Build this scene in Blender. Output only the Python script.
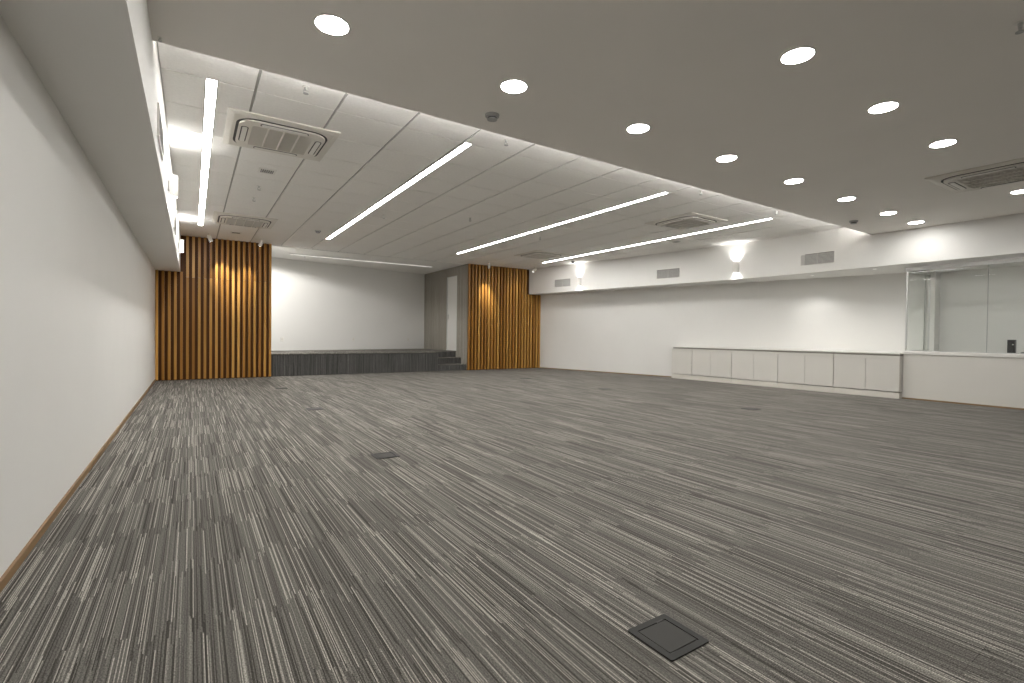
import bpy, math, random
from mathutils import Vector, Matrix

random.seed(7)
for o in list(bpy.data.objects):
    bpy.data.objects.remove(o, do_unlink=True)
S = bpy.context.scene
COL = S.collection
PI = math.pi

# ------------------------------------------------------------------ camera
F_PX = 493.116                       # focal length in pixels of a 1024 px wide frame
YAW, PITCH, ROLL = (math.radians(a) for a in (32.96638, -0.79522, 0.63326))
_r = Vector((math.cos(YAW), -math.sin(YAW), 0)); _f = Vector((math.sin(YAW), math.cos(YAW), 0)); _u = Vector((0, 0, 1))
_f2 = _f * math.cos(PITCH) + _u * math.sin(PITCH); _u2 = _u * math.cos(PITCH) - _f * math.sin(PITCH)
_r3 = _r * math.cos(ROLL) + _u2 * math.sin(ROLL); _u3 = _u2 * math.cos(ROLL) - _r * math.sin(ROLL)
cd = bpy.data.cameras.new('camera'); cd.sensor_width = 36.0; cd.lens = F_PX * 36 / 1024; cd.clip_start = 0.02; cd.clip_end = 100
cam = bpy.data.objects.new('camera', cd); COL.objects.link(cam)
m = Matrix((_r3, _u3, -_f2)).transposed().to_4x4(); m.translation = Vector((0, 0, 1.0))
cam.matrix_world = m
S.camera = cam

# ------------------------------------------------------------------ world, exposure, lamp strengths
w = bpy.data.worlds.new('world'); S.world = w; w.use_nodes = True
w.node_tree.nodes['Background'].inputs[0].default_value = (0.5, 0.5, 0.5, 1)
w.node_tree.nodes['Background'].inputs[1].default_value = 0.0
S.view_settings.view_transform = 'Standard'; S.view_settings.look = 'None'
S.view_settings.gamma = 1.0; S.view_settings.use_curve_mapping = False
S.view_settings.exposure = 0.17
L_STRIP = 50.0        # linear ceiling strips
L_DOWN = 85.0         # recessed downlights
L_STAGE = 1.3         # dimmed strip over the stage
W_SCONCE_UP, W_SCONCE_DOWN = 14.0, 10.0
L_COVE = 100.0         # led profile hidden on the step between the two ceilings
W_SPOT = 110.0
W_STAGE = 270.0       # spotlights washing the stage's rear wall
W_SOFFIT = 30.0       # small downlights under the right soffit
WARM = (1.0, 0.985, 0.95)

# ------------------------------------------------------------------ materials
def mat(name, color, rough=0.6, metal=0.0, spec=0.5):
    M = bpy.data.materials.new(name); M.use_nodes = True
    b = M.node_tree.nodes['Principled BSDF']
    b.inputs['Base Color'].default_value = (*color, 1); b.inputs['Roughness'].default_value = rough
    b.inputs['Metallic'].default_value = metal; b.inputs['Specular IOR Level'].default_value = spec
    return M
def N(M, t, **kw):
    n = M.node_tree.nodes.new(t)
    for k, v in kw.items(): setattr(n, k, v)
    return n
def L(M, a, b): M.node_tree.links.new(a, b)
def math_n(M, op, a, b=None):
    n = N(M, 'ShaderNodeMath', operation=op)
    for i, v in enumerate((a, b)):
        if v is None: continue
        if isinstance(v, (int, float)): n.inputs[i].default_value = v
        else: L(M, v, n.inputs[i])
    return n.outputs[0]
def ramp(M, fac, stops):
    n = N(M, 'ShaderNodeValToRGB'); e = n.color_ramp.elements
    while len(e) < len(stops): e.new(0.5)
    for i, (p, c) in enumerate(stops):
        e[i].position = p; e[i].color = (*c, 1)
    L(M, fac, n.inputs[0]); return n.outputs[0]
def painted(name, color, rough=0.65, var=0.010, scale=2.0, bump=0.008, bscale=220.0):
    """paint with a faint mottling and a fine roller texture"""
    M = mat(name, color, rough); b = M.node_tree.nodes['Principled BSDF']
    g = N(M, 'ShaderNodeNewGeometry')
    n = N(M, 'ShaderNodeTexNoise'); n.inputs['Scale'].default_value = scale; n.inputs['Detail'].default_value = 3
    L(M, g.outputs['Position'], n.inputs['Vector'])
    c = ramp(M, n.outputs[0], [(0.3, tuple(v * (1 - var) for v in color)), (0.7, tuple(min(1, v * (1 + var)) for v in color))])
    L(M, c, b.inputs['Base Color'])
    if bump:
        n2 = N(M, 'ShaderNodeTexNoise'); n2.inputs['Scale'].default_value = bscale
        L(M, g.outputs['Position'], n2.inputs['Vector'])
        bp = N(M, 'ShaderNodeBump'); bp.inputs['Strength'].default_value = bump; bp.inputs['Distance'].default_value = 0.01
        L(M, n2.outputs[0], bp.inputs['Height']); L(M, bp.outputs[0], b.inputs['Normal'])
    return M
def emitter(name, color, strength):
    M = bpy.data.materials.new(name); M.use_nodes = True
    t = M.node_tree; t.nodes.clear()
    e = N(M, 'ShaderNodeEmission'); e.inputs[0].default_value = (*color, 1); e.inputs[1].default_value = strength
    o = N(M, 'ShaderNodeOutputMaterial'); L(M, e.outputs[0], o.inputs[0]); return M

M_WALL = painted('wall_paint', (0.80, 0.79, 0.765))
M_SOFFIT = painted('soffit_paint', (0.79, 0.78, 0.755))
M_LOWCEIL = painted('gypsum_ceiling_paint', (0.90, 0.87, 0.83), bump=0.03)
M_TILE = painted('mineral_tile', (0.89, 0.875, 0.845), 0.85, 0.03, 40.0, 0.10, 300.0)
M_TEE = mat('tee_rail_metal', (0.40, 0.39, 0.37), 0.5)
M_WHITE = mat('white_plastic', (0.80, 0.785, 0.745), 0.4)
M_CREAM = mat('cream_plastic', (0.74, 0.71, 0.655), 0.45)
M_DARK = mat('dark_slot', (0.035, 0.033, 0.03), 0.6)
M_BLACK = mat('black_plastic', (0.02, 0.02, 0.02), 0.35)
M_GRILLE = mat('grille_plastic', (0.60, 0.57, 0.52), 0.5)
M_LOUVER = mat('grey_louver', (0.50, 0.49, 0.47), 0.45)
M_CAB = painted('cabinet_laminate', (0.70, 0.68, 0.635), 0.42, 0.01, 3.0, 0)
M_CABIN = mat('cabinet_shadow_gap', (0.34, 0.32, 0.29), 0.7)
M_PLINTH = mat('cream_plinth', (0.72, 0.69, 0.63), 0.5)
M_TOP = mat('worktop_laminate', (0.78, 0.765, 0.73), 0.35)
M_BASE = mat('baseboard_wood', (0.24, 0.145, 0.065), 0.5)
M_BOXLID = mat('floor_box_lid', (0.046, 0.044, 0.040), 0.6, spec=0.25)
M_BOXRIM = mat('floor_box_rim', (0.030, 0.029, 0.027), 0.55, spec=0.25)
M_STEEL = mat('aluminium', (0.62, 0.62, 0.61), 0.3, 0.85)
M_DOOR = painted('door_laminate', (0.78, 0.77, 0.74), 0.45, 0.01, 2.0, 0)
M_GREYPL = mat('grey_plastic', (0.42, 0.42, 0.415), 0.5)
M_STRIP = emitter('strip_diffuser', WARM, L_STRIP)
M_DOWN = emitter('downlight_diffuser', WARM, L_DOWN)
M_STAGESTRIP = emitter('dim_strip_diffuser', (1.0, 0.95, 0.92), L_STAGE)
M_LENS = emitter('spot_lens', WARM, 14.0)
M_SCLENS = emitter('sconce_lens', WARM, 25.0)
M_SOFLENS = emitter('soffit_lens', WARM, 1.5)

def wood_mat():
    M = mat('slat_wood', (0.3, 0.15, 0.05), 0.34, spec=0.3); b = M.node_tree.nodes['Principled BSDF']
    oi = N(M, 'ShaderNodeObjectInfo'); g = N(M, 'ShaderNodeNewGeometry')
    mp = N(M, 'ShaderNodeMapping'); mp.inputs['Scale'].default_value = (60, 60, 1.1)
    off = math_n(M, 'MULTIPLY', oi.outputs['Random'], 37.0)
    cx = N(M, 'ShaderNodeCombineXYZ'); L(M, off, cx.inputs[0]); L(M, off, cx.inputs[2])
    L(M, g.outputs['Position'], mp.inputs[0]); L(M, cx.outputs[0], mp.inputs[1])
    n = N(M, 'ShaderNodeTexNoise'); n.inputs['Scale'].default_value = 1.0; n.inputs['Detail'].default_value = 5
    L(M, mp.outputs[0], n.inputs['Vector'])
    v = math_n(M, 'ADD', math_n(M, 'MULTIPLY', oi.outputs['Random'], 0.50), math_n(M, 'MULTIPLY', n.outputs[0], 0.62))
    c = ramp(M, v, [(0.10, (0.20, 0.078, 0.012)), (0.50, (0.37, 0.172, 0.032)), (0.95, (0.64, 0.36, 0.095))])
    L(M, c, b.inputs['Base Color']); return M
M_WOOD = wood_mat()
M_WOODBACK = mat('slat_backing_wood', (0.085, 0.033, 0.007), 0.5, spec=0.2)

def carpet_mat(name, pitch, dark, mid, light, up=False):
    """striped carpet; the stripes run along Y (or up), each tile's stripes shifted against its neighbour's"""
    M = mat(name, mid, 0.95, spec=0.15); b = M.node_tree.nodes['Principled BSDF']
    g = N(M, 'ShaderNodeNewGeometry'); sp = N(M, 'ShaderNodeSeparateXYZ'); L(M, g.outputs['Position'], sp.inputs[0])
    x = math_n(M, 'ADD', sp.outputs[0], sp.outputs[1]) if up else sp.outputs[0]
    y = sp.outputs[2] if up else sp.outputs[1]
    ix = math_n(M, 'FLOOR', math_n(M, 'DIVIDE', math_n(M, 'ADD', sp.outputs[0], TX0), pitch))
    def stripe(fx, fy, det):
        c = N(M, 'ShaderNodeCombineXYZ'); L(M, math_n(M, 'MULTIPLY', x, fx), c.inputs[0]); L(M, math_n(M, 'MULTIPLY', y, fy), c.inputs[1])
        n = N(M, 'ShaderNodeTexNoise', noise_dimensions='2D'); n.inputs['Scale'].default_value = 1; n.inputs['Detail'].default_value = det
        L(M, c.outputs[0], n.inputs['Vector']); return n.outputs[0]
    s3 = stripe(60, 1.2, 1.0)
    # thin yarn columns: each gets its own tone, its ends staggered about the tile's seam
    col = math_n(M, 'FLOOR', math_n(M, 'MULTIPLY', x, 320.0))
    w1 = N(M, 'ShaderNodeTexWhiteNoise', noise_dimensions='1D'); L(M, col, w1.inputs['W'])
    seg = math_n(M, 'FLOOR', math_n(M, 'ADD', math_n(M, 'DIVIDE', math_n(M, 'ADD', y, TY0), min(pitch, 3.0)), math_n(M, 'MULTIPLY', w1.outputs[0], 0.42)))
    cc = N(M, 'ShaderNodeCombineXYZ'); L(M, col, cc.inputs[0]); L(M, seg, cc.inputs[1]); L(M, ix, cc.inputs[2])
    w2 = N(M, 'ShaderNodeTexWhiteNoise', noise_dimensions='3D'); L(M, cc.outputs[0], w2.inputs['Vector'])
    yarn = ramp(M, w2.outputs[0], [(0.0, tuple(v * 0.75 for v in dark)), (0.16, dark), (0.30, tuple(v * 0.85 for v in mid)), (0.80, tuple(v * 1.12 for v in mid)), (0.875, tuple((p + q) / 2 for p, q in zip(mid, light))), (0.96, light)])
    tone = ramp(M, s3, [(0.30, (0.90, 0.90, 0.90)), (0.70, (1.10, 1.10, 1.10))])
    mx2 = N(M, 'ShaderNodeMix', data_type='RGBA', blend_type='MULTIPLY'); mx2.inputs[0].default_value = 1
    L(M, yarn, mx2.inputs[6]); L(M, tone, mx2.inputs[7])
    pile = N(M, 'ShaderNodeTexNoise'); pile.inputs['Scale'].default_value = 230; pile.inputs['Detail'].default_value = 1
    L(M, g.outputs['Position'], pile.inputs['Vector'])
    pr = ramp(M, pile.outputs[0], [(0.32, (0.52, 0.52, 0.52)), (0.68, (1.46, 1.46, 1.46))])
    mm = N(M, 'ShaderNodeMix', data_type='RGBA', blend_type='MULTIPLY'); mm.inputs[0].default_value = 1
    L(M, mx2.outputs[2], mm.inputs[6]); L(M, pr, mm.inputs[7]); L(M, mm.outputs[2], b.inputs['Base Color'])
    bp = N(M, 'ShaderNodeBump'); bp.inputs['Strength'].default_value = 0.25; bp.inputs['Distance'].default_value = 0.003
    L(M, pile.outputs[0], bp.inputs['Height']); L(M, bp.outputs[0], b.inputs['Normal'])
    return M
CT = 0.525                                   # carpet tile pitch
TX0, TY0 = 0.635, 20 * CT - 2.065            # phase so that seams fall on y = 2.065, 2.59, 3.115 ...
M_CARPET = carpet_mat('striped_carpet', CT, (0.070, 0.064, 0.056), (0.146, 0.138, 0.124), (0.42, 0.395, 0.353))
M_STAGEC = carpet_mat('stage_carpet', 50.0, (0.045, 0.045, 0.043), (0.092, 0.090, 0.086), (0.16, 0.157, 0.15), up=True)
M_GREYPANEL = carpet_mat('grey_stage_panel', 50.0, (0.25, 0.23, 0.20), (0.34, 0.316, 0.275), (0.42, 0.39, 0.345), up=True)

def glass_mat():
    M = bpy.data.materials.new('clear_glass'); M.use_nodes = True; M.node_tree.nodes.clear()
    tr = N(M, 'ShaderNodeBsdfTransparent'); tr.inputs[0].default_value = (0.965, 0.975, 0.968, 1)
    gl = N(M, 'ShaderNodeBsdfGlossy'); gl.inputs['Roughness'].default_value = 0.01; gl.inputs[0].default_value = (1, 1, 1, 1)
    fr = N(M, 'ShaderNodeFresnel'); fr.inputs[0].default_value = 1.5
    mx = N(M, 'ShaderNodeMixShader'); o = N(M, 'ShaderNodeOutputMaterial')
    gg = N(M, 'ShaderNodeNewGeometry')                      # each sheet reflects once, at its outer face
    L(M, math_n(M, 'MULTIPLY', fr.outputs[0], math_n(M, 'SUBTRACT', 1.0, gg.outputs['Backfacing'])), mx.inputs[0]); L(M, tr.outputs[0], mx.inputs[1]); L(M, gl.outputs[0], mx.inputs[2]); L(M, mx.outputs[0], o.inputs[0])
    return M
M_GLASS = glass_mat()

# ------------------------------------------------------------------ mesh helpers
class MB:
    def __init__(s): s.v = []; s.f = []; s.sm = []
    def poly(s, pts, z0, z1):
        """vertical prism over a plan polygon (counter-clockwise)"""
        a = sum(p[0] * q[1] - q[0] * p[1] for p, q in zip(pts, pts[1:] + pts[:1]))
        if a < 0: pts = pts[::-1]
        n = len(pts); k = len(s.v)
        s.v += [(p[0], p[1], z0) for p in pts] + [(p[0], p[1], z1) for p in pts]
        s.f.append(list(range(k + n - 1, k - 1, -1))); s.f.append(list(range(k + n, k + 2 * n)))
        for i in range(n): j = (i + 1) % n; s.f.append([k + i, k + j, k + n + j, k + n + i])
        return s
    def box(s, x0, x1, y0, y1, z0, z1):
        return s.poly([(x0, y0), (x1, y0), (x1, y1), (x0, y1)], z0, z1)
    def rot_box(s, c, size, M3):
        k = len(s.v); h = [v / 2 for v in size]
        for z in (-1, 1):
            for x, y in ((-1, -1), (1, -1), (1, 1), (-1, 1)):
                s.v.append(tuple(Vector(c) + M3 @ Vector((x * h[0], y * h[1], z * h[2]))))
        for f in ((3, 2, 1, 0), (4, 5, 6, 7), (0, 1, 5, 4), (1, 2, 6, 5), (2, 3, 7, 6), (3, 0, 4, 7)): s.f.append([k + i for i in f])
        return s
    def lathe(s, prof, seg=24, c=(0, 0, 0), M3=None):
        """profile [(r, z)...] spun about z; ends with r = 0 are closed"""
        k = len(s.v); c = Vector(c)
        for r, z in prof:
            for i in range(seg):
                a = 2 * PI * i / seg; p = Vector((r * math.cos(a), r * math.sin(a), z))
                s.v.append(tuple(c + (M3 @ p if M3 else p)))
        for j in range(len(prof) - 1):
            for i in range(seg):
                a = k + j * seg + i; b = k + j * seg + (i + 1) % seg
                s.f.append([a, b, b + seg, a + seg])
        s.f.append([k + i for i in range(seg)][::-1]); e = k + (len(prof) - 1) * seg; s.f.append([e + i for i in range(seg)])
        return s
    def ring(s, outer, inner, z0, z1):
        """flat frame between two plan outlines of equal length, extruded"""
        n = len(outer); k = len(s.v)
        for z in (z0, z1):
            s.v += [(p[0], p[1], z) for p in outer]; s.v += [(p[0], p[1], z) for p in inner]
        for i in range(n):
            j = (i + 1) % n; o0, o1, i0, i1 = k + i, k + j, k + n + i, k + n + j
            O0, O1, I0, I1 = (q + 2 * n for q in (o0, o1, i0, i1))
            s.f += [[o0, i0, i1, o1], [O0, O1, I1, I0], [o0, o1, O1, O0], [i1, i0, I0, I1]]
        return s
    def build(s, name, M, parent=None, base=None, bevel=0, smooth=False):
        me = bpy.data.meshes.new(name)
        b = Vector(base) if base is not None else Vector((0, 0, 0))
        me.from_pydata([tuple(Vector(v) - b) for v in s.v], [], s.f); me.materials.append(M)
        import bmesh
        bm = bmesh.new(); bm.from_mesh(me); bmesh.ops.recalc_face_normals(bm, faces=bm.faces)
        if bevel:
            bmesh.ops.bevel(bm, geom=[e for e in bm.edges if e.calc_face_angle(0) > 0.5], offset=bevel, segments=1, affect='EDGES', clamp_overlap=True)
        bm.to_mesh(me); bm.free()
        if smooth:
            me.shade_smooth() if hasattr(me, 'shade_smooth') else None
            me.set_sharp_from_angle(angle=0.6)
        o = bpy.data.objects.new(name, me); COL.objects.link(o)
        if parent is not None: o.parent = parent
        elif base is not None: o.location = b
        return o
def tag(o, label=None, cat=None, group=None, kind=None):
    if label: o['label'] = label
    if cat: o['category'] = cat
    if group: o['group'] = group
    if kind: o['kind'] = kind
    return o
def thing(name, loc, label, cat, group=None, rz=0.0, kind=None):
    o = bpy.data.objects.new(name, None); COL.objects.link(o); o.location = loc; o.rotation_euler = (0, 0, rz)
    o.empty_display_size = 0.1
    return tag(o, label, cat, group, kind)
def copy_tree(o, parent=None):
    c = o.copy(); COL.objects.link(c); c.parent = parent
    for ch in list(o.children): copy_tree(ch, c)
    return c
def struct(o, label, cat): return tag(o, label, cat, None, 'structure')
def rrect(w, h, r, n=6, c=(0, 0)):
    pts = []
    for cx, cy, a0 in ((w / 2 - r, h / 2 - r, 0), (-w / 2 + r, h / 2 - r, PI / 2), (-w / 2 + r, -h / 2 + r, PI), (w / 2 - r, -h / 2 + r, 1.5 * PI)):
        for i in range(n + 1):
            a = a0 + i * PI / 2 / n; pts.append((c[0] + cx + r * math.cos(a), c[1] + cy + r * math.sin(a)))
    return pts
def clip(poly, a, b):
    """keep the part of a plan polygon to the left of the line a->b"""
    out = []
    def sd(p): return (b[0] - a[0]) * (p[1] - a[1]) - (b[1] - a[1]) * (p[0] - a[0])
    for p, q in zip(poly, poly[1:] + poly[:1]):
        sp, sq = sd(p), sd(q)
        if sp >= 0: out.append(p)
        if (sp > 0 > sq) or (sp < 0 < sq):
            t = sp / (sp - sq); out.append((p[0] + t * (q[0] - p[0]), p[1] + t * (q[1] - p[1])))
    return out
def area(p): return abs(sum(a[0] * b[1] - b[0] * a[1] for a, b in zip(p, p[1:] + p[:1]))) / 2 if len(p) > 2 else 0
ORD = ['first', 'second', 'third', 'fourth', 'fifth', 'sixth', 'seventh', 'eighth', 'ninth', 'tenth']

# ------------------------------------------------------------------ the room's measures (metres, floor z = 0)
XL, YB, YN = -0.62, 12.10, -4.0            # left wall, slat wall, wall behind the photographer
Z_UP, Z_LOW, Z_SOF = 2.95, 2.757, 2.208      # tiled ceiling, low ceiling, soffits
Y_STEP = 3.72                               # edge of the low ceiling
XSL = -0.205                                # face of the left soffit
FASC = [(9.62, YN), (9.62, 4.75), (9.57, 5.75), (9.40, 6.95), (8.43, YB)]      # face of the right soffit
WR0, WR1 = (8.86, YB), (10.98, 3.40)        # angled right wall
def fx(y):
    for (x0, y0), (x1, y1) in zip(FASC, FASC[1:]):
        if y0 <= y <= y1: return x0 + (x1 - x0) * (y - y0) / (y1 - y0)
def wx(y): return WR0[0] + (WR1[0] - WR0[0]) * (WR0[1] - y) / (WR0[1] - WR1[1])
XG, YG = 10.02, 3.37                        # knee wall of the glazed booth, its corner
XS0, XS1 = 1.475, 6.40                      # stage opening
YST, ZST, YSB = 12.18, 0.51, 15.19          # stage front, height, back wall

# ------------------------------------------------------------------ setting: floor
fl = MB().box(XL - 0.1, 11.5, YN - 0.1, 15.3, -0.10, -0.006).build('floor', M_CABIN)
struct(fl, 'grey striped carpet tile floor of the whole hall', 'floor')
def proj(x, y, z):
    d = Vector((x, y, z - 1.0)); k = d.dot(_f2)
    if k < 0.05: return None
    return 512 + F_PX * d.dot(_r3) / k, 341.5 - F_PX * d.dot(_u3) / k, k
cells = []
for i in range(0, 22):
    for j in range(-9, 30):
        x0 = -TX0 + i * CT; y0 = 2.065 + (j) * CT
        p = [(x0 + 0.0003, y0 + 0.0003), (x0 + CT - 0.0003, y0 + 0.0003), (x0 + CT - 0.0003, y0 + CT - 0.0003), (x0 + 0.0003, y0 + CT - 0.0003)]
        whole = area(p)
        p = clip(p, (XL, 20), (XL, -20)); p = clip(p, (0, YN), (5, YN)) if p else p
        if p: p = clip(p, (5, YB + 0.10), (0, YB + 0.10))
        if p: p = clip(p, WR1, WR0)
        if p: p = clip(p, (XG + 0.02, -20), (XG + 0.02, 20))
        if not p or area(p) < 1e-4: continue
        q = [proj(a, b, 0) for a, b in p]
        s = 0
        if all(q) and any(0 <= a[0] <= 1024 and a[1] <= 683 for a in q): s = area([(a[0], a[1]) for a in q])
        cells.append((s, area(p) > whole * 0.999, x0, y0, p))
cells.sort(key=lambda c: -c[0])
tile_me = None; rest = MB()
for n, (s, full, x0, y0, p) in enumerate(cells):
    if n < 290 and s > 0:
        if full and tile_me:
            o = bpy.data.objects.new('carpet_tile', tile_me); COL.objects.link(o); o.parent = fl; o.location = (x0, y0, 0)
        else:
            o = MB().poly(p, -0.006, 0.0).build('carpet_tile', M_CARPET, None, (x0, y0, 0)); o.parent = fl
            if full: tile_me = o.data
    else: rest.poly(p, -0.006, 0.0)
o = rest.build('distant_carpet_tiles', M_CARPET, fl); o['kind'] = 'stuff'

# walls
struct(MB().box(XL - 0.12, XL, YN, YSB, 0, 3.2).build('wall_left', M_WALL), 'long plain white painted wall beside the soffit', 'wall')
struct(MB().box(XL, 11.4, YN - 0.12, YN, 0, 3.2).build('wall_near', M_WALL), 'plain white wall behind the photographer', 'wall')
dxy = Vector((WR1[0] - WR0[0], WR1[1] - WR0[1])).normalized(); nrm = Vector((-dxy.y, dxy.x))
wr = MB().poly([WR0, WR1, (WR1[0] + nrm.x * .12, WR1[1] + nrm.y * .12), (WR0[0] + nrm.x * .12, WR0[1] + nrm.y * .12)], 0, 3.2).build('wall_right', M_WALL)
struct(wr, 'angled white wall above the row of low cabinets', 'wall')
wb = MB().box(XL, XS0 - 0.02, YB + 0.055, YB + 0.18, 0, 3.2).build('wall_back', M_WOODBACK)
struct(wb, 'wall behind the wooden slats beside the left wall', 'wall')
wb2 = MB().box(XS1 + 0.02, 9.1, YB + 0.055, YB + 0.18, 0, 3.2).build('wall_back_right', M_WOODBACK)
struct(wb2, 'wall behind the wooden slats beside the angled wall', 'wall')
YSL = 14.17                                 # the rear wall runs at a slight angle
def ysb(x): return YSL + (YSB - YSL) * (x - XS0) / (XS1 - XS0)
struct(MB().poly([(XS0 - 0.1, ysb(XS0 - 0.1)), (XS1 + 0.1, ysb(XS1 + 0.1)), (XS1 + 0.1, 15.4), (XS0 - 0.1, 15.4)], 0, 3.2).build('wall_stage_back', M_WALL), 'white rear wall of the stage', 'wall')
struct(MB().box(XS0 - 0.12, XS0 - 0.02, YB + 0.18, YSB, 0, 3.2).build('wall_stage_left', M_WALL), 'side wall of the stage behind the slatted panel', 'wall')
DY0, DY1, DZ1 = 12.81, 13.48, 2.685         # stage door opening in the side wall
ws = MB(); ws.box(XS1, XS1 + 0.02, YB + 0.05, DY0, 0, Z_UP); ws.box(XS1, XS1 + 0.02, DY1, YSB, 0, Z_UP); ws.box(XS1, XS1 + 0.02, DY0, DY1, DZ1, Z_UP)
ws.box(XS1, XS1 + 0.02, DY0, DY1, 0, ZST)
ws = ws.build('wall_stage_right', M_GREYPANEL)
struct(ws, 'grey textured side wall of the stage with the white door', 'wall')
dr = MB().box(XS1 + 0.022, XS1 + 0.06, DY0 + 0.004, DY1 - 0.004, ZST + 0.004, DZ1 - 0.004).build('door_1', M_DOOR, None, (XS1 + 0.04, (DY0 + DY1) / 2, ZST))
struct(dr, 'narrow white door in the grey side wall of the stage', 'door')
h = MB(); h.box(-0.032, -0.018, 0.235, 0.285, 0.93, 1.07); h.box(-0.075, -0.032, 0.252, 0.268, 1.0, 1.016); h.box(-0.08, -0.066, 0.15, 0.268, 0.998, 1.018)
h.build('door_handle', M_STEEL, dr)
fr = MB(); fr.box(-0.043, -0.02, -0.338, -0.331, 0, 2.178); fr.box(-0.043, -0.02, 0.331, 0.338, 0, 2.178); fr.box(-0.043, -0.02, -0.338, 0.338, 2.171, 2.178)
fr.build('door_frame', M_STEEL, dr)

# baseboards
struct(MB().box(XL, XL + 0.012, YN, YB + 0.05, 0, 0.040).build('baseboard_left', M_BASE), 'thin brown wooden baseboard along the long left wall', 'baseboard')
b0 = Vector(WR0); b1 = Vector((wx(7.9), 7.9)); nn = nrm * -0.012
struct(MB().poly([tuple(b0), tuple(b1), tuple(b1 + nn), tuple(b0 + nn)], 0, 0.022).build('baseboard_right', M_BASE), 'thin dark baseboard along the angled wall up to the cabinets', 'baseboard')

# soffits and low ceiling
struct(MB().box(XL, XSL, YN, YB + 0.05, Z_SOF, 3.2).build('trim_1', M_SOFFIT), 'dropped plaster soffit running along the left wall', 'soffit')
pts = FASC + [WR0, (wx(3.41), 3.41), (11.4, 3.41), (11.4, YN)]
struct(MB().poly(pts, Z_SOF, 3.2).build('trim_2', M_SOFFIT), 'dropped plaster soffit above cabinets and glazed booth', 'soffit')
struct(MB().box(XSL, 9.62, YN, Y_STEP, Z_LOW, 3.2).build('ceiling_low', M_LOWCEIL), 'smooth low plaster ceiling with round downlights', 'ceiling')

# tiled ceiling: backing, tiles and tee rails
CP = 0.6267
gx = [XSL] + [0.427 + CP * k for k in range(0, 16)]
gy = [Y_STEP] + [4.515 + CP * k for k in range(-1, 13)]
STRIPS = [0.125, 2.370, 5.400, 7.970]; SW = 0.082; SY0, SY1 = 4.515, 4.515 + 10 * CP
Y_GE = 12.235
gy = [y for y in gy if y < Y_GE - 0.1] + [Y_GE]
def clipf(p):
    for a, b in zip(FASC[1:], FASC[2:]): p = clip(p, a, b) if p else p
    if p: p = clip(p, FASC[0], FASC[1])
    return p
back = clipf([(XSL, Y_STEP), (9.9, Y_STEP), (9.9, Y_GE), (XSL, Y_GE)])
ce = MB().poly(back, Z_UP + 0.022, 3.2).build('ceiling', M_TEE)
struct(ce, 'upper suspended ceiling of square white mineral tiles', 'ceiling')
cache = {}
for i in range(len(gx) - 1):
    cuts = [(gx[i] + (0.011 if i else 0.004), gx[i + 1] - 0.011)]
    for s in STRIPS:
        new = []
        for a, b in cuts:
            lo, hi = s - SW / 2 - 0.004, s + SW / 2 + 0.004
            if hi <= a or lo >= b: new.append((a, b)); continue
            if lo - a > 0.02: new.append((a, lo))
            if b - hi > 0.02: new.append((hi, b))
        split = new
        cuts_s = split if any(abs(s - (gx[i] + gx[i + 1]) / 2) < 0.45 for s in STRIPS) else cuts
        cuts = cuts_s
    for j in range(len(gy) - 1):
        inst = gy[j + 1] > SY0 + 0.01 and gy[j] < SY1 - 0.01
        for (a, b) in (cuts if inst else [(gx[i] + (0.011 if i else 0.004), gx[i + 1] - 0.011)]):
            p = [(a, gy[j] + 0.005), (b, gy[j] + 0.005), (b, gy[j + 1] - 0.005), (a, gy[j + 1] - 0.005)]
            full = area(p); p = clipf(p)
            if not p or area(p) < 0.004: continue
            key = (round(b - a, 4), round(gy[j + 1] - gy[j], 4)) if area(p) > full * 0.9999 else None
            if key in cache and key:
                o = bpy.data.objects.new('ceiling_tile', cache[key]); COL.objects.link(o); o.parent = ce; o.location = (a, gy[j], Z_UP)
            else:
                o = MB().poly(p, Z_UP, Z_UP + 0.021).build('ceiling_tile', M_TILE, None, (a, gy[j], Z_UP)); o.parent = ce
                if key: cache[key] = o.data
for x in gx[1:]:
    ye = Y_GE
    for k in range(200):
        if fx(min(ye, YB)) < x + 0.01: ye -= 0.06
    if ye > Y_STEP + 0.2 and x < 9.6:
        MB().box(x - 0.007, x + 0.007, Y_STEP, ye, Z_UP + 0.009, Z_UP + 0.021).build('tee_rail', M_TEE, ce)
struct(MB().box(XS0 - 0.1, XS1 + 0.02, 12.33, YSB, Z_UP, 3.2).build('ceiling_stage', M_TILE), 'smooth plaster ceiling above the stage', 'ceiling')

# ------------------------------------------------------------------ wooden slat screens
def slat_screen(name, xa, xb, n, label, seam, low):
    """vertical wooden slats; low(x) tells the height at which a slat ends"""
    t = thing(name, ((xa + xb) / 2, YB, 0), label, 'slat screen')
    cx = (xa + xb) / 2; pit = (xb - xa) / n; sw = 0.046
    MB().box(xa - cx, xb - cx, 0.040, 0.054, 0.0, 2.19).build('backing_board', M_WOODBACK, t)
    xs = [x for x in (xa + (k + 0.5) * pit for k in range(n)) if low(x) > 2.5]
    x0, x1 = (max(XSL + 0.002, xa), xb) if xa < 0 else (xa, 8.42)
    MB().box(x0 - cx, x1 - cx, 0.040, 0.054, 2.19, Z_UP - 0.001).build('backing_board', M_WOODBACK, t)
    meshes = {}
    for k in range(n):
        x = xa + sw / 2 + 0.003 + k * (pit * n - sw - 0.006) / (n - 1)
        top = low(x)
        spans = [(0.012, 2.098), (2.104, top)] if (seam and top > 2.5) else [(0.012, top)]
        for z0, z1 in spans:
            key = (z0, z1)
            if key not in meshes:
                o = MB().box(-sw / 2, sw / 2, -0.015, 0.040, z0, z1).build('slat', M_WOOD, t, None, 0.002); meshes[key] = o.data
            else:
                o = bpy.data.objects.new('slat', meshes[key]); COL.objects.link(o); o.parent = t
            o.location = (x - cx, 0, 0)
    return t
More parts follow.
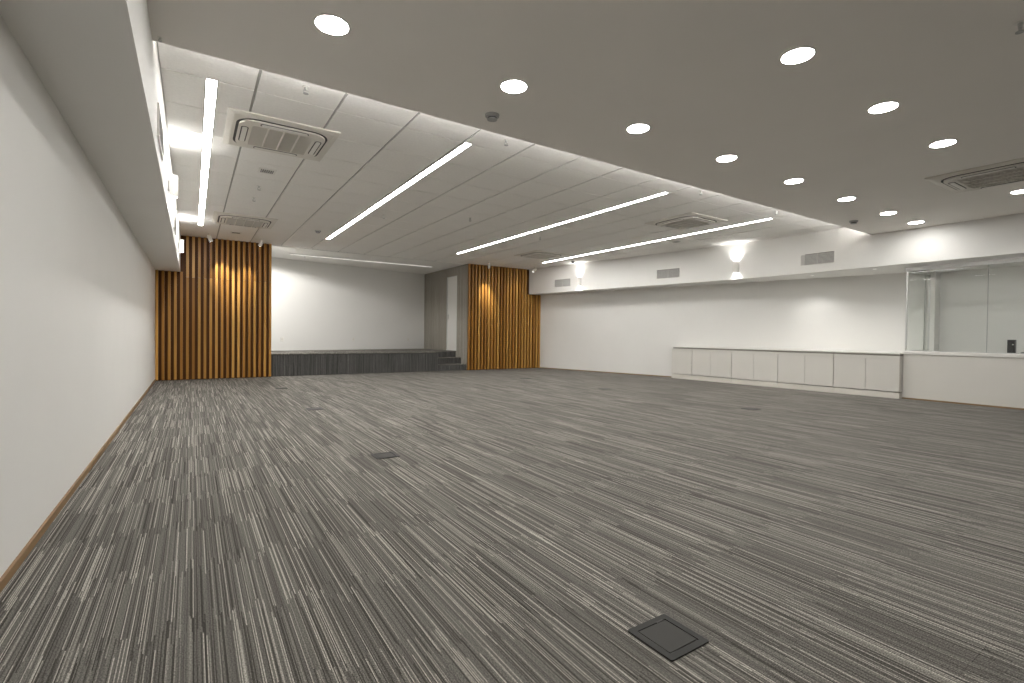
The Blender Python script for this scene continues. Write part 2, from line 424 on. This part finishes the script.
slat_screen('slat_screen', XL, XS0, 21, 'tall brown wooden slat screen in the corner by the long left wall', True, lambda x: Z_UP - 0.004 if x > XSL + 0.02 else Z_SOF - 0.002)
slat_screen('slat_screen', XS1, 8.86, 24, 'tall brown wooden slat screen between the stage steps and angled wall', False, lambda x: Z_UP - 0.004 if x < 8.40 else Z_SOF - 0.002)

# ------------------------------------------------------------------ stage
st = thing('stage', ((XS0 + XS1) / 2, YST, 0), 'low stage platform clad in dark grey carpet with three steps', 'stage')
cx = (XS0 + XS1) / 2; SX = 5.55
p = [(XS0 - cx, 0.012), (SX - cx, 0.012), (SX - cx, 0.66), (XS1 - 0.012 - cx, 0.66), (XS1 - 0.012 - cx, YSB - YST - 0.015), (XS0 - cx, YSL - YST - 0.015)]
MB().poly(p, 0, ZST - 0.02).build('platform', M_STAGEC, st)
p2 = [(XS0 - cx, 0.0), (SX - cx, 0.0), (SX - cx, 0.645), (XS1 - 0.012 - cx, 0.645), (XS1 - 0.012 - cx, YSB - YST - 0.015), (XS0 - cx, YSL - YST - 0.015)]
MB().poly(p2, ZST - 0.02, ZST).build('deck', M_CARPET, st)
MB().box(XS0 - cx, SX - cx, -0.006, 0.012, ZST - 0.032, ZST - 0.018).build('nosing', M_DARK, st)
for k in range(2):
    sgr = MB().box(SX - cx, XS1 - 0.012 - cx, k * 0.32 + 0.0, 0.66, k * 0.17 if k == 0 else 0.17, (k + 1) * 0.17 - 0.012).build('step', M_STAGEC, st)
    MB().box(SX - cx, XS1 - 0.012 - cx, k * 0.32 - 0.01, 0.66 if k else 0.33, (k + 1) * 0.17 - 0.012, (k + 1) * 0.17).build('tread', M_CARPET, sgr)

# ------------------------------------------------------------------ low cabinets under the angled wall
CA, CB = Vector((9.705, 7.88)), Vector((9.905, 3.374))
joint_y = [7.880, 7.318, 6.844, 6.346, 5.858, 5.370, 4.864, 4.368, 3.864, 3.374]
cdir = (CB - CA).normalized(); cin = Vector((-cdir.y, cdir.x))     # cin points to the wall
def cpt(y, d=0.0):
    t = (y - CA.y) / (CB.y - CA.y); q = CA + (CB - CA) * t + cin * d; return (q.x, q.y)
def wpt(y): return (wx(y) - 0.004, y)
units = [(0, 1), (1, 3), (3, 5), (5, 7), (7, 9)]
where = ['narrow single-door white low cabinet at the far end of the row', 'white double-door low cabinet next to the narrow single-door cabinet',
         'white double-door low cabinet in the middle of the row', 'white double-door low cabinet second from the glazed booth', 'white double-door low cabinet against the glazed booth']
for (a, b), lab in zip(units, where):
    y0, y1 = joint_y[a] - 0.003, joint_y[b] + 0.003
    base = (*cpt((y0 + y1) / 2), 0)
    t = thing('low_cabinet', base, lab, 'cabinet', 'row of low white cabinets')
    MB().poly([cpt(y0, 0.02), cpt(y1, 0.02), wpt(y1), wpt(y0)], 0.115, 0.71).build('carcass', M_CAB, t, base)
    MB().poly([cpt(y0, 0.004), cpt(y1, 0.004), wpt(y1), wpt(y0)], 0.0, 0.098).build('plinth', M_PLINTH, t, base)
    MB().poly([cpt(y0, 0.0), cpt(y1, 0.0), cpt(y1, 0.02), cpt(y0, 0.02)], 0.662, 0.708).build('top_rail', M_CAB, t, base)
    for k in range(a, b):
        ya, yb = joint_y[k] - (0.006 if k == a else 0.002), joint_y[k + 1] + (0.006 if k + 1 == b else 0.002)
        MB().poly([cpt(ya, -0.002), cpt(yb, -0.002), cpt(yb, 0.018), cpt(ya, 0.018)], 0.112, 0.655).build('door', M_CAB, t, base, 0.0015)
base = (*cpt(5.6), 0.71)
t = thing('worktop', base, 'long white tapering worktop on the low cabinets', 'worktop')
MB().poly([cpt(joint_y[0], -0.004), cpt(joint_y[-1], -0.004), wpt(joint_y[-1]), wpt(joint_y[0])], 0.742, 0.762).build('slab', M_TOP, t, base)
MB().poly([cpt(joint_y[0] - 0.02, 0.03), cpt(joint_y[-1] + 0.005, 0.03), wpt(joint_y[-1] + 0.005), wpt(joint_y[0] - 0.02)], 0.711, 0.742).build('spacer', M_CABIN, t, base)  # darker colour paints in the shade of the groove under the slab

# ------------------------------------------------------------------ glazed booth
kw = MB(); kw.box(XG, XG + 0.10, YN, YG, 0, 0.745); kw.box(XG + 0.10, 11.05, YG - 0.09, YG, 0, 0.745)
kw = kw.build('wall_booth', M_CAB)
struct(kw, 'low cream knee wall under the booth glazing', 'wall')
MB().box(XG - 0.008, XG, YN, YG, 0, 0.022).build('baseboard', M_BASE, kw)
struct(MB().box(11.05, 11.42, YG - 0.10, YG + 0.04, 0, Z_SOF).build('wall_booth_side', M_WALL), 'short white pier at the end of the booth side pane', 'wall')
struct(MB().box(11.30, 11.42, YN, YG - 0.10, 0, Z_SOF).build('wall_booth_back', M_WALL), 'white rear wall inside the glazed booth', 'wall')
sill = MB(); sill.box(XG - 0.02, XG + 0.35, YN, YG - 0.001, 0.746, 0.80); sill.box(XG + 0.35, 11.05, YG - 0.12, YG - 0.001, 0.746, 0.80)
sill = sill.build('booth_counter', M_TOP, None, (XG + 0.1, 1.5, 0.746), 0.004)
tag(sill, 'long white counter top on the knee wall under the glass', 'counter')
gz = thing('window_1', (XG + 0.04, 1.5, 0.80), 'frameless glazing of the booth above the cream knee wall', 'window', None, 0, 'structure')
ys = [3.345, 2.345, 1.345, 0.345, -0.655, -1.655, -2.655, YN]
for a, b in zip(ys, ys[1:]):
    MB().box(-0.006, 0.006, b - 1.5 + 0.003, a - 1.5 - 0.003, 0.012, 1.335).build('pane', M_GLASS, gz)
for a in ys[1:-1]: MB().box(-0.007, 0.007, a - 1.5 - 0.003, a - 1.5 + 0.003, 0.012, 1.335).build('joint', M_GREYPL, gz)
MB().box(0.008, 1.0, 3.345 - 1.5, 3.357 - 1.5, 0.012, 1.335).build('pane', M_GLASS, gz)
MB().box(-0.03, 0.03, YN - 1.5, 3.37 - 1.5, 1.335, 1.39).build('head_rail', M_STEEL, gz)
MB().box(0.03, 1.0, 3.335 - 1.5, 3.37 - 1.5, 1.335, 1.39).build('head_rail', M_STEEL, gz)
MB().box(-0.012, 0.012, YN - 1.5, 3.36 - 1.5, 0.0, 0.012).build('bottom_rail', M_STEEL, gz)
MB().box(0.012, 1.0, 3.34 - 1.5, 3.36 - 1.5, 0.0, 0.012).build('bottom_rail', M_STEEL, gz)
MB().box(-0.010, 0.010, 3.340 - 1.5, 3.360 - 1.5, 0.012, 1.335).build('corner_post', M_STEEL, gz)
MB().box(0.985, 1.008, 3.335 - 1.5, 3.365 - 1.5, 0.012, 1.335).build('end_post', M_STEEL, gz)
dv = thing('desk_speaker', (10.14, 2.09, 0.80), 'small upright black box with a pale button on the booth counter', 'speaker')
MB().poly(rrect(0.10, 0.080, 0.008, 3), 0, 0.205).build('body', M_BLACK, dv, None, 0.003)
MB().lathe([(0.010, 0), (0.010, 0.004)], 12, (-0.052, -0.022, 0.135), Matrix.Rotation(PI / 2, 3, 'Y')).build('button', M_WHITE, dv)
kb = thing('desk_keypad', (10.16, 1.78, 0.80), 'flat black device lying beside the upright black box', 'keypad')
MB().poly(rrect(0.15, 0.42, 0.015, 3), 0, 0.024).build('body', M_BLACK, kb, None, 0.004)
for i in range(3):
    MB().box(-0.06 + i * 0.042, -0.024 + i * 0.042, -0.19, 0.19, 0.024, 0.028).build('key_row', M_GREYPL, kb)

# added fill lamp brightening the booth, unseen behind the head of the glazing
bl = thing('fill_batten', (10.26, 1.6, Z_SOF), 'slim unseen fill batten added inside the booth behind the glazing head', 'ceiling light')
MB().box(-0.03, 0.03, -1.5, 1.5, -0.020, 0).build('housing', M_WHITE, bl)
MB().box(-0.024, 0.024, -1.49, 1.49, -0.026, -0.020).build('diffuser', emitter('fill_batten_diffuser', WARM, 14.0), bl)

# ------------------------------------------------------------------ lamps
def strip(x0, y0, n, seglen, along_y, M, label, group):
    ln = n * seglen
    t = thing('strip_light', (x0, y0, Z_UP), label, 'ceiling light', group)
    hw = SW / 2
    def bx(a, b, u0, u1, z0, z1):
        return MB().box(u0, u1, a, b, z0, z1) if along_y else MB().box(a, b, u0, u1, z0, z1)
    bx(0, ln, -hw, hw, 0.010, 0.0215).build('housing', M_WHITE, t)
    me = None
    for k in range(n):
        if me is None:
            o = bx(0.012, seglen - 0.012, -hw + 0.006, hw - 0.006, 0.002, 0.010).build('diffuser', M, t); me = o.data
        else:
            o = bpy.data.objects.new('diffuser', me); COL.objects.link(o); o.parent = t
        o.location = (0, k * seglen, 0) if along_y else (k * seglen, 0, 0)
    for s in (-1, 1):
        e = s * (hw - 0.003); bx(0, ln, e - 0.003, e + 0.003, 0.0, 0.010).build('side_rail', M_WHITE, t)
    return t
lab = ['beside the soffit of the long left wall', 'second from the left wall soffit', 'third from the left wall soffit', 'running along the sconce wall']
for x, l in zip(STRIPS, lab): strip(x, SY0, 5, 2 * CP, True, M_STRIP, 'long bright linear ceiling strip light ' + l, 'linear strip lights in the tiled ceiling')
sb = strip(2.03, 13.28, 3, 1.267, False, M_STAGESTRIP, 'dim linear strip light across the ceiling of the stage', None)
sb.location.z = Z_UP - 0.022

# recessed downlights
def make_downlight():
    t = thing('downlight', (0, 0, 0), 'x', 'downlight')
    MB().ring(rrect(0.206, 0.206, 0.103, 8), rrect(0.180, 0.180, 0.090, 8), -0.004, 0.0).build('trim_ring', M_WHITE, t)
    MB().lathe([(0.0885, -0.0030), (0.0885, -0.0005)], 36).build('diffuser', M_DOWN, t)
    return t
dl0 = make_downlight(); used = False
rows = [(2.953, [0.667, 1.908, 3.164, 4.407, 5.660, 6.920, 8.165, 9.145], 'row beside the ceiling step'),
        (1.640, [0.667, 1.908, 3.160, 4.402, 5.645, 8.205], 'row with the low cassette'),
        (0.330, [0.667, 1.908, 3.160, 4.402, 5.645, 6.92, 8.2], 'third row from ceiling step')]
for y, xs, nm in rows:
    for k, x in enumerate(xs):
        o = copy_tree(dl0) if used else dl0; used = True
        o.location = (x, y, Z_LOW)
        tag(o, 'round downlight, %s from left wall in %s' % (ORD[k], nm), None, 'round downlights in the low ceiling')

# up-and-down wall sconces
def beam(name, loc, d, watts, ang, blend, radius, parent=None):
    ld = bpy.data.lights.new(name, 'SPOT'); ld.energy = watts; ld.spot_size = math.radians(ang); ld.spot_blend = blend
    ld.shadow_soft_size = radius; ld.color = WARM
    o = bpy.data.objects.new(name, ld); COL.objects.link(o); o.parent = parent; o.location = loc
    o.rotation_euler = Vector(d).to_track_quat('-Z', 'Y').to_euler(); return o
def sconce(x, y, sgn, label, zc=2.455):
    """sgn: +1 when the room lies at +x of the wall face"""
    t = thing('wall_sconce', (x, y, zc), label, 'wall light', 'up-and-down sconces on the soffits')
    c = sgn * 0.040
    def dee(k): return [(0.012 * sgn, -0.056 * k), (0.012 * sgn, 0.056 * k)] + [(sgn * (0.030 + 0.054 * k * math.cos(q)), 0.056 * k * math.sin(q)) for q in (PI / 2 - i * PI / 12 for i in range(1, 12))]
    MB().ring(dee(1.0), dee(0.90), -0.108, 0.108).build('shade', M_WHITE, t)
    MB().box(min(0, sgn * 0.014), max(0, sgn * 0.014), -0.03, 0.03, -0.05, 0.05).build('wall_plate', M_WHITE, t)
    for s in (1, -1):
        MB().poly(dee(0.89), *sorted((s * 0.090, s * 0.096))).build('lens', M_SCLENS, t)
        beam('sconce_beam', (c, 0, s * 0.112), (-sgn * 0.02, 0, s), W_SCONCE_UP if s > 0 else W_SCONCE_DOWN, 128, 1.0, 0.03, t)
    return t
sconce(XSL, 6.05, 1, 'white up-and-down wall sconce on the left soffit beside the near cassette unit')
sconce(XSL, 10.20, 1, 'white up-and-down wall sconce on the left soffit near the slat screen')
sconce(fx(6.10), 6.10, -1, 'white up-and-down wall sconce on the right soffit above the low cabinets')
sconce(fx(10.2), 10.20, -1, 'white up-and-down wall sconce on the right soffit near the slat screen')

# spotlights that graze the wood
def spot(x, y, target, label, watts, size=1.0):
    t = thing('ceiling_spotlight', (x, y, Z_UP), label, 'spotlight', 'small white spotlights at the slat screens')
    d = (Vector(target) - Vector((x, y, Z_UP - 0.075))).normalized()
    q = d.to_track_quat('-Z', 'Y').to_matrix()
    MB().lathe([(0.030, -0.010), (0.034, 0.0)], 20).build('ceiling_rose', M_WHITE, t, smooth=True)
    MB().lathe([(0.006, -0.06), (0.006, -0.008)], 10).build('stem', M_WHITE, t)
    MB().lathe([(0.036, -0.070), (0.036, 0.045), (0.030, 0.055)], 20, (0, 0, -0.080), q).build('head', M_WHITE, t, smooth=True)
    MB().lathe([(0.030, -0.0735), (0.030, -0.0705)], 20, (0, 0, -0.080), q).build('lens', M_LENS, t)
    beam('spot_beam', Vector((0, 0, -0.080)) + d * 0.078, d, watts, 40, 0.9, 0.02, t)
    return t
spot(0.29, 11.60, (0.58, YB, 2.10), 'small white ceiling spotlight aimed at slats beside left soffit', W_SPOT)
spot(1.21, 11.60, (0.92, YB, 2.02), 'small white ceiling spotlight at the stage end of the left slat screen', W_SPOT * 0.7)
spot(6.76, 11.60, (6.95, YB, 2.10), 'small white ceiling spotlight over slats beside the stage steps', W_SPOT)
spot(8.28, 11.60, (7.9, YB, 2.3), 'small white ceiling spotlight beside the end of the right soffit', W_SPOT * 0.15)

def stage_spot(y, target, label, watts):
    t = spot(1.492, y, target, label, 0.0)
    for c in t.children:
        if c.type == 'LIGHT': c.data.energy = watts; c.data.spot_size = math.radians(163); c.data.spot_blend = 0.2
    t['group'] = 'spotlights behind the left slat screen'
stage_spot(12.50, (1.492 - 0.03, 12.50 + 0.27, 1.0), 'small white spotlight behind the slat screen lighting the stage rear wall', W_STAGE)

# small downlights under the right soffit
def soffit_light(x, y, label):
    t = thing('soffit_downlight', (x, y, Z_SOF), label, 'downlight', 'small downlights under the right soffit')
    MB().ring(rrect(0.085, 0.085, 0.042, 6), rrect(0.066, 0.066, 0.033, 6), -0.003, 0.0).build('trim_ring', M_WHITE, t)
    MB().lathe([(0.032, -0.0025), (0.032, -0.0005)], 20).build('lens', M_SOFLENS, t)
    beam('soffit_beam', (0, 0, -0.012), (0.15, 0.03, -1), W_SOFFIT, 110, 1.0, 0.03, t)
soffit_light(9.92, 3.77, 'small round downlight under right soffit beside the glazed booth')
soffit_light(10.07, 4.87, 'small round downlight under right soffit over the worktop')

# led cove on the step between the low and the tiled ceiling, lighting the tiles
cv = thing('cove_light', (4.7, Y_STEP, 2.79), 'led cove profile on the step between low and tiled ceiling', 'cove light')
MB().box(-4.88, 4.88, 0.0, 0.030, 0.0, 0.012).build('profile', M_WHITE, cv)
MB().box(-4.87, 4.87, 0.002, 0.022, 0.012, 0.018).build('diffuser', emitter('cove_diffuser', WARM, L_COVE), cv)

# ------------------------------------------------------------------ air conditioning cassettes
def make_cassette():
    t = thing('ceiling_cassette', (0, 0, 0), 'x', 'air conditioner')
    b = 0.475
    v = MB(); k = [(-b, -b), (b, -b), (b, b), (-b, b)]; i = b - 0.05
    v.v = [(x, y, 0.0) for x, y in k] + [(x, y, -0.012) for x, y in k] + [(x * i / b, y * i / b, -0.024) for x, y in k]
    v.f = [[3, 2, 1, 0], [8, 9, 10, 11]] + [[a, (a + 1) % 4, (a + 1) % 4 + 4, a + 4] for a in range(4)] + [[a + 4, (a + 1) % 4 + 4, (a + 1) % 4 + 8, a + 8] for a in range(4)]
    v.build('panel', M_CREAM, t)
    MB().ring(rrect(0.80, 0.80, 0.17, 8), rrect(0.755, 0.755, 0.150, 8), -0.0265, -0.024).build('air_slot', M_DARK, t)
    MB().ring(rrect(0.755, 0.755, 0.150, 8), rrect(0.535, 0.535, 0.03, 8), -0.040, -0.024).build('bezel', M_CREAM, t)
    for a in range(4):
        M3 = Matrix.Rotation(a * PI / 2, 3, 'Z')
        o = MB(); o.poly(rrect(0.40, 0.042, 0.020, 5, (0, 0.325)), -0.046, -0.040); o.v = [tuple(M3 @ Vector(q)) for q in o.v]
        o.build('vane', M_WHITE, t)
        o = MB(); o.ring(rrect(0.42, 0.062, 0.030, 5, (0, 0.325)), rrect(0.40, 0.042, 0.020, 5, (0, 0.325)), -0.042, -0.0401); o.v = [tuple(M3 @ Vector(q)) for q in o.v]
        o.build('vane_slot', M_DARK, t)
    gr = MB().box(-0.268, 0.268, -0.268, 0.268, -0.030, -0.0242).build('intake', M_GRILLE, t)
    me = None
    for n in range(15):
        if me is None: o = MB().rot_box((0, 0, 0), (0.53, 0.006, 0.018), Matrix.Rotation(0.6, 3, 'X')).build('louver', M_GRILLE, gr); me = o.data
        else: o = bpy.data.objects.new('louver', me); COL.objects.link(o); o.parent = gr
        o.location = (0, -0.248 + n * 0.0354, -0.038)
    for n in range(3): MB().box(-0.134 + n * 0.134 - 0.007, -0.134 + n * 0.134 + 0.007, -0.265, 0.265, -0.050, -0.030).build('rib', M_CREAM, gr)
    return t
c0 = make_cassette()
cas = [(0.735, 5.44, Z_UP, 'square cream ceiling cassette unit between the first two strip lights, near the ceiling step'),
       (0.765, 9.85, Z_UP, 'square cream ceiling cassette unit in front of the left slat screen'),
       (7.02, 5.45, Z_UP, 'square cream ceiling cassette unit beside the strip light along the sconce wall'),
       (7.10, 9.70, Z_UP, 'square cream ceiling cassette unit in front of the right slat screen'),
       (7.17, 1.62, Z_LOW, 'square cream cassette unit in the low ceiling among downlights')]
for k, (x, y, z, l) in enumerate(cas):
    o = c0 if k == 0 else copy_tree(c0)
    o.location = (x, y, z); tag(o, l, None, 'ceiling cassette air conditioners')

# ------------------------------------------------------------------ wall grilles on the soffits
def make_grille():
    t = thing('wall_grille', (0, 0, 0), 'x', 'air grille')          # local: x = along wall, y = out of wall, z = up
    w, h = 0.300, 0.112
    def fb(u0, u1, v0, v1, M, nm, d0=0.0, d1=0.012): return MB().box(u0, u1, d0, d1, v0, v1).build(nm, M, t)
    fr = MB(); fr.box(-w, w, 0, 0.012, h - 0.012, h); fr.box(-w, w, 0, 0.012, -h, -h + 0.012); fr.box(-w, -w + 0.012, 0, 0.012, -h + 0.012, h - 0.012); fr.box(w - 0.012, w, 0, 0.012, -h + 0.012, h - 0.012)
    fr.build('frame', M_WHITE, t)
    fb(-w + 0.012, w - 0.012, -h + 0.012, h - 0.012, M_DARK, 'backing', 0.0, 0.002)
    fb(-0.006, 0.006, -h + 0.012, h - 0.012, M_LOUVER, 'divider', 0.002, 0.012)
    me = None
    for n in range(9):
        if me is None: o = MB().rot_box((0, 0, 0), (2 * w - 0.026, 0.003, 0.019), Matrix.Rotation(0.55, 3, 'X')).build('louver', M_LOUVER, t); me = o.data
        else: o = bpy.data.objects.new('louver', me); COL.objects.link(o); o.parent = t
        o.location = (0, 0.0075, -0.088 + n * 0.0212)
    return t
g0 = make_grille()
def place_grille(first, x, y, nx, ny, label):
    o = g0 if first else copy_tree(g0)
    o.location = (x, y, 2.458); o.rotation_euler = (0, 0, math.atan2(ny, nx) - PI / 2)
    tag(o, label, None, 'louvred grilles on the soffit faces')
place_grille(True, XSL, 4.50, 1, 0, 'louvred air grille on left soffit just past the ceiling step')
place_grille(False, XSL, 8.10, 1, 0, 'louvred air grille on left soffit between the two sconces')
for y, l in ((4.57, 'nearest the low ceiling'), (7.66, 'between the two sconces'), (10.81, 'nearest the slat screen')):
    d = Vector((fx(y + 0.1) - fx(y - 0.1), 0.2)).normalized()
    place_grille(False, fx(y), y, -d.y, d.x, 'louvred air grille on the right soffit ' + l)

# ------------------------------------------------------------------ small ceiling fittings
def make_vent():
    t = thing('ceiling_vent', (0, 0, 0), 'x', 'vent')
    MB().ring(rrect(0.19, 0.19, 0.004, 1), rrect(0.14, 0.14, 0.004, 1), -0.008, 0).build('frame', M_WHITE, t)
    MB().box(-0.07, 0.07, -0.07, 0.07, -0.003, 0).build('backing', M_DARK, t)
    for n in range(6): MB().rot_box((0.055 - n * 0.022, 0, -0.006), (0.012, 0.138, 0.003), Matrix.Rotation(0.5, 3, 'Y')).build('louver', M_LOUVER, t)
    return t
v0 = make_vent()
for k, (x, y, l) in enumerate([(0.757, 6.664, 'small square louvred ceiling vent behind the near cassette by left soffit'), (8.34, 6.70, 'small square louvred ceiling vent beside the sconce wall'),
                               (0.72, 11.15, 'small square louvred ceiling vent just before the left slat screen')]):
    o = v0 if k == 0 else copy_tree(v0); o.location = (x, y, Z_UP); tag(o, l, None, 'small square ceiling vents')
def make_sprinkler():
    t = thing('sprinkler_head', (0, 0, 0), 'x', 'sprinkler')
    MB().lathe([(0.024, -0.004), (0.028, 0.0)], 20).build('escutcheon', M_WHITE, t, smooth=True)
    MB().lathe([(0.009, -0.030), (0.011, -0.004)], 10).build('stem', M_STEEL, t)
    f = MB()
    for s in (-1, 1): f.box(s * 0.016 - 0.003, s * 0.016 + 0.003, -0.003, 0.003, -0.050, -0.026)
    f.box(-0.019, 0.019, -0.003, 0.003, -0.030, -0.026); f.build('yoke', M_STEEL, t)
    MB().lathe([(0.020, -0.054), (0.020, -0.050)], 16).build('deflector', M_GREYPL, t)
    return t
s0 = make_sprinkler()
spr = [(0.755, 4.214, Z_UP, 'by the near cassette unit next to the ceiling step'), (2.640, 4.215, Z_UP, 'next to the near end of the second strip light'),
       (5.70, 4.19, Z_UP, 'next to the near end of the third strip light'), (7.55, 4.19, Z_UP, 'next to the near end of the strip along the sconce wall'),
       (2.65, 8.01, Z_UP, 'halfway along the second strip light'), (3.91, 7.36, Z_UP, 'between the second and third strip lights'),
       (5.81, 7.97, Z_UP, 'halfway along the third strip light'), (0.746, 7.41, Z_UP, 'behind the near square ceiling vent'),
       (0.749, 8.08, Z_UP, 'before the cassette unit by the left slat screen'), (3.84, 0.79, Z_LOW, 'in the low ceiling among the downlights'),
       (2.40, 13.42, Z_UP, 'in the stage ceiling behind the dim strip'), (-0.165, 3.66, Z_LOW, 'in the corner of low ceiling edge and left soffit')]
for k, (x, y, z, l) in enumerate(spr):
    o = s0 if k == 0 else copy_tree(s0); o.location = (x, y, z); tag(o, 'small metal sprinkler head ' + l, None, 'ceiling sprinkler heads')
    if x < 0: o.scale = (0.45, 0.45, 0.45)
def make_detector():
    t = thing('smoke_detector', (0, 0, 0), 'x', 'smoke detector')
    MB().lathe([(0.046, -0.022), (0.055, -0.016), (0.058, 0.0)], 24).build('base', M_GREYPL, t, smooth=True)
    MB().lathe([(0.036, -0.034), (0.036, -0.022)], 24).build('vent_ring', M_DARK, t)
    MB().lathe([(0.022, -0.046), (0.040, -0.040), (0.041, -0.034)], 24).build('cap', M_GREYPL, t, smooth=True)
    return t
d0 = make_detector()
for k, (x, y, z, l) in enumerate([(2.012, 3.43, Z_LOW, 'round grey smoke detector on low ceiling by the second downlight'), (8.30, 3.44, Z_LOW, 'round grey smoke detector on low ceiling near the sconce wall'),
                                  (2.02, 10.0, Z_UP, 'round grey smoke detector on tiled ceiling at far end of second strip')]):
    o = d0 if k == 0 else copy_tree(d0); o.location = (x, y, z); tag(o, l, None, 'smoke detectors')
dc = thing('dome_camera', (8.36, 10.0, Z_UP), 'small dark dome camera on the ceiling beside the far sconce', 'camera')
MB().lathe([(0.050, -0.022), (0.055, 0.0)], 24).build('base', M_WHITE, dc, smooth=True)
MB().lathe([(0.012, -0.062), (0.028, -0.056), (0.038, -0.044), (0.042, -0.022)], 24).build('dome', M_BLACK, dc, smooth=True)
sl = thing('slot_diffuser', (3.93, 12.283, Z_UP), 'long dark linear slot diffuser in the ceiling at the stage front', 'diffuser')
f = MB(); f.box(-1.57, 1.57, -0.045, -0.030, -0.002, 0.001); f.box(-1.57, 1.57, 0.030, 0.045, -0.002, 0.001); f.box(-1.57, 1.57, -0.005, 0.005, -0.002, 0.001); f.build('frame', M_TILE, sl)
MB().box(-1.57, 1.57, -0.045, 0.045, 0.001, 0.015).build('slot', M_DARK, sl)
bp = MB().box(XSL, XS1, 12.236, 12.33, Z_UP + 0.019, 3.2).build('trim_3', M_TILE); struct(bp, 'ceiling joint between the tiles and the stage ceiling', 'trim')

# outlets on the stage wall
for k, (x, l) in enumerate([(2.00, 'white wall socket on the stage rear wall by left slat screen'), (3.97, 'white wall socket in the middle of the stage rear wall'), (5.80, 'white wall socket on the stage rear wall near the white door')]):
    t = thing('wall_socket', (x, ysb(x), 0.75), l, 'socket', 'sockets on the stage rear wall', math.atan2(YSB - YSL, XS1 - XS0))
    MB().box(-0.04, 0.04, -0.008, 0, 0.0, 0.12).build('plate', M_WHITE, t, None, 0.003)
    MB().box(-0.02, 0.02, -0.010, -0.008, 0.035, 0.085).build('insert', M_CREAM, t)

# ------------------------------------------------------------------ floor boxes
def make_floor_box():
    t = thing('floor_box', (0, 0, 0), 'x', 'floor box'); b = 0.093
    rim = MB().ring(rrect(2 * b, 2 * b, 0.006, 2), rrect(2 * b - 0.046, 2 * b - 0.046, 0.004, 2), 0.0002, 0.005).build('rim', M_BOXRIM, t)
    MB().box(-b + 0.02, b - 0.02, -b + 0.02, b - 0.02, 0.0002, 0.0012).build('gap', M_DARK, t)
    lid = MB().box(-0.066, 0.066, -0.064, 0.066, 0.0012, 0.0045).build('lid', M_BOXLID, t, None, 0.001)
    MB().box(-0.066, -0.030, -0.072, -0.0645, 0.0012, 0.0030).build('cable_notch', M_DARK, lid)
    MB().box(0.025, 0.060, 0.0665, 0.074, 0.0012, 0.0052).build('cable_notch', M_DARK, lid)
    return t
f0 = make_floor_box()
fb = [(1.330, 1.078, 'closest to the photographer, alone on open carpet'), (1.325, 3.93, 'in line with the left end of the stage, second along'),
      (1.335, 6.80, 'in line with the left end of the stage, third along'), (1.330, 9.58, 'nearest to the left slat screen'),
      (6.40, 9.29, 'nearest to the right slat screen'), (6.50, 6.80, 'in the carpet facing the narrow single-door cabinet'), (6.54, 3.94, 'in the carpet facing the double-door cabinets')]
for k, (x, y, l) in enumerate(fb):
    o = f0 if k == 0 else copy_tree(f0); o.location = (x, y, 0); tag(o, 'square dark floor socket box ' + l, None, 'floor socket boxes')
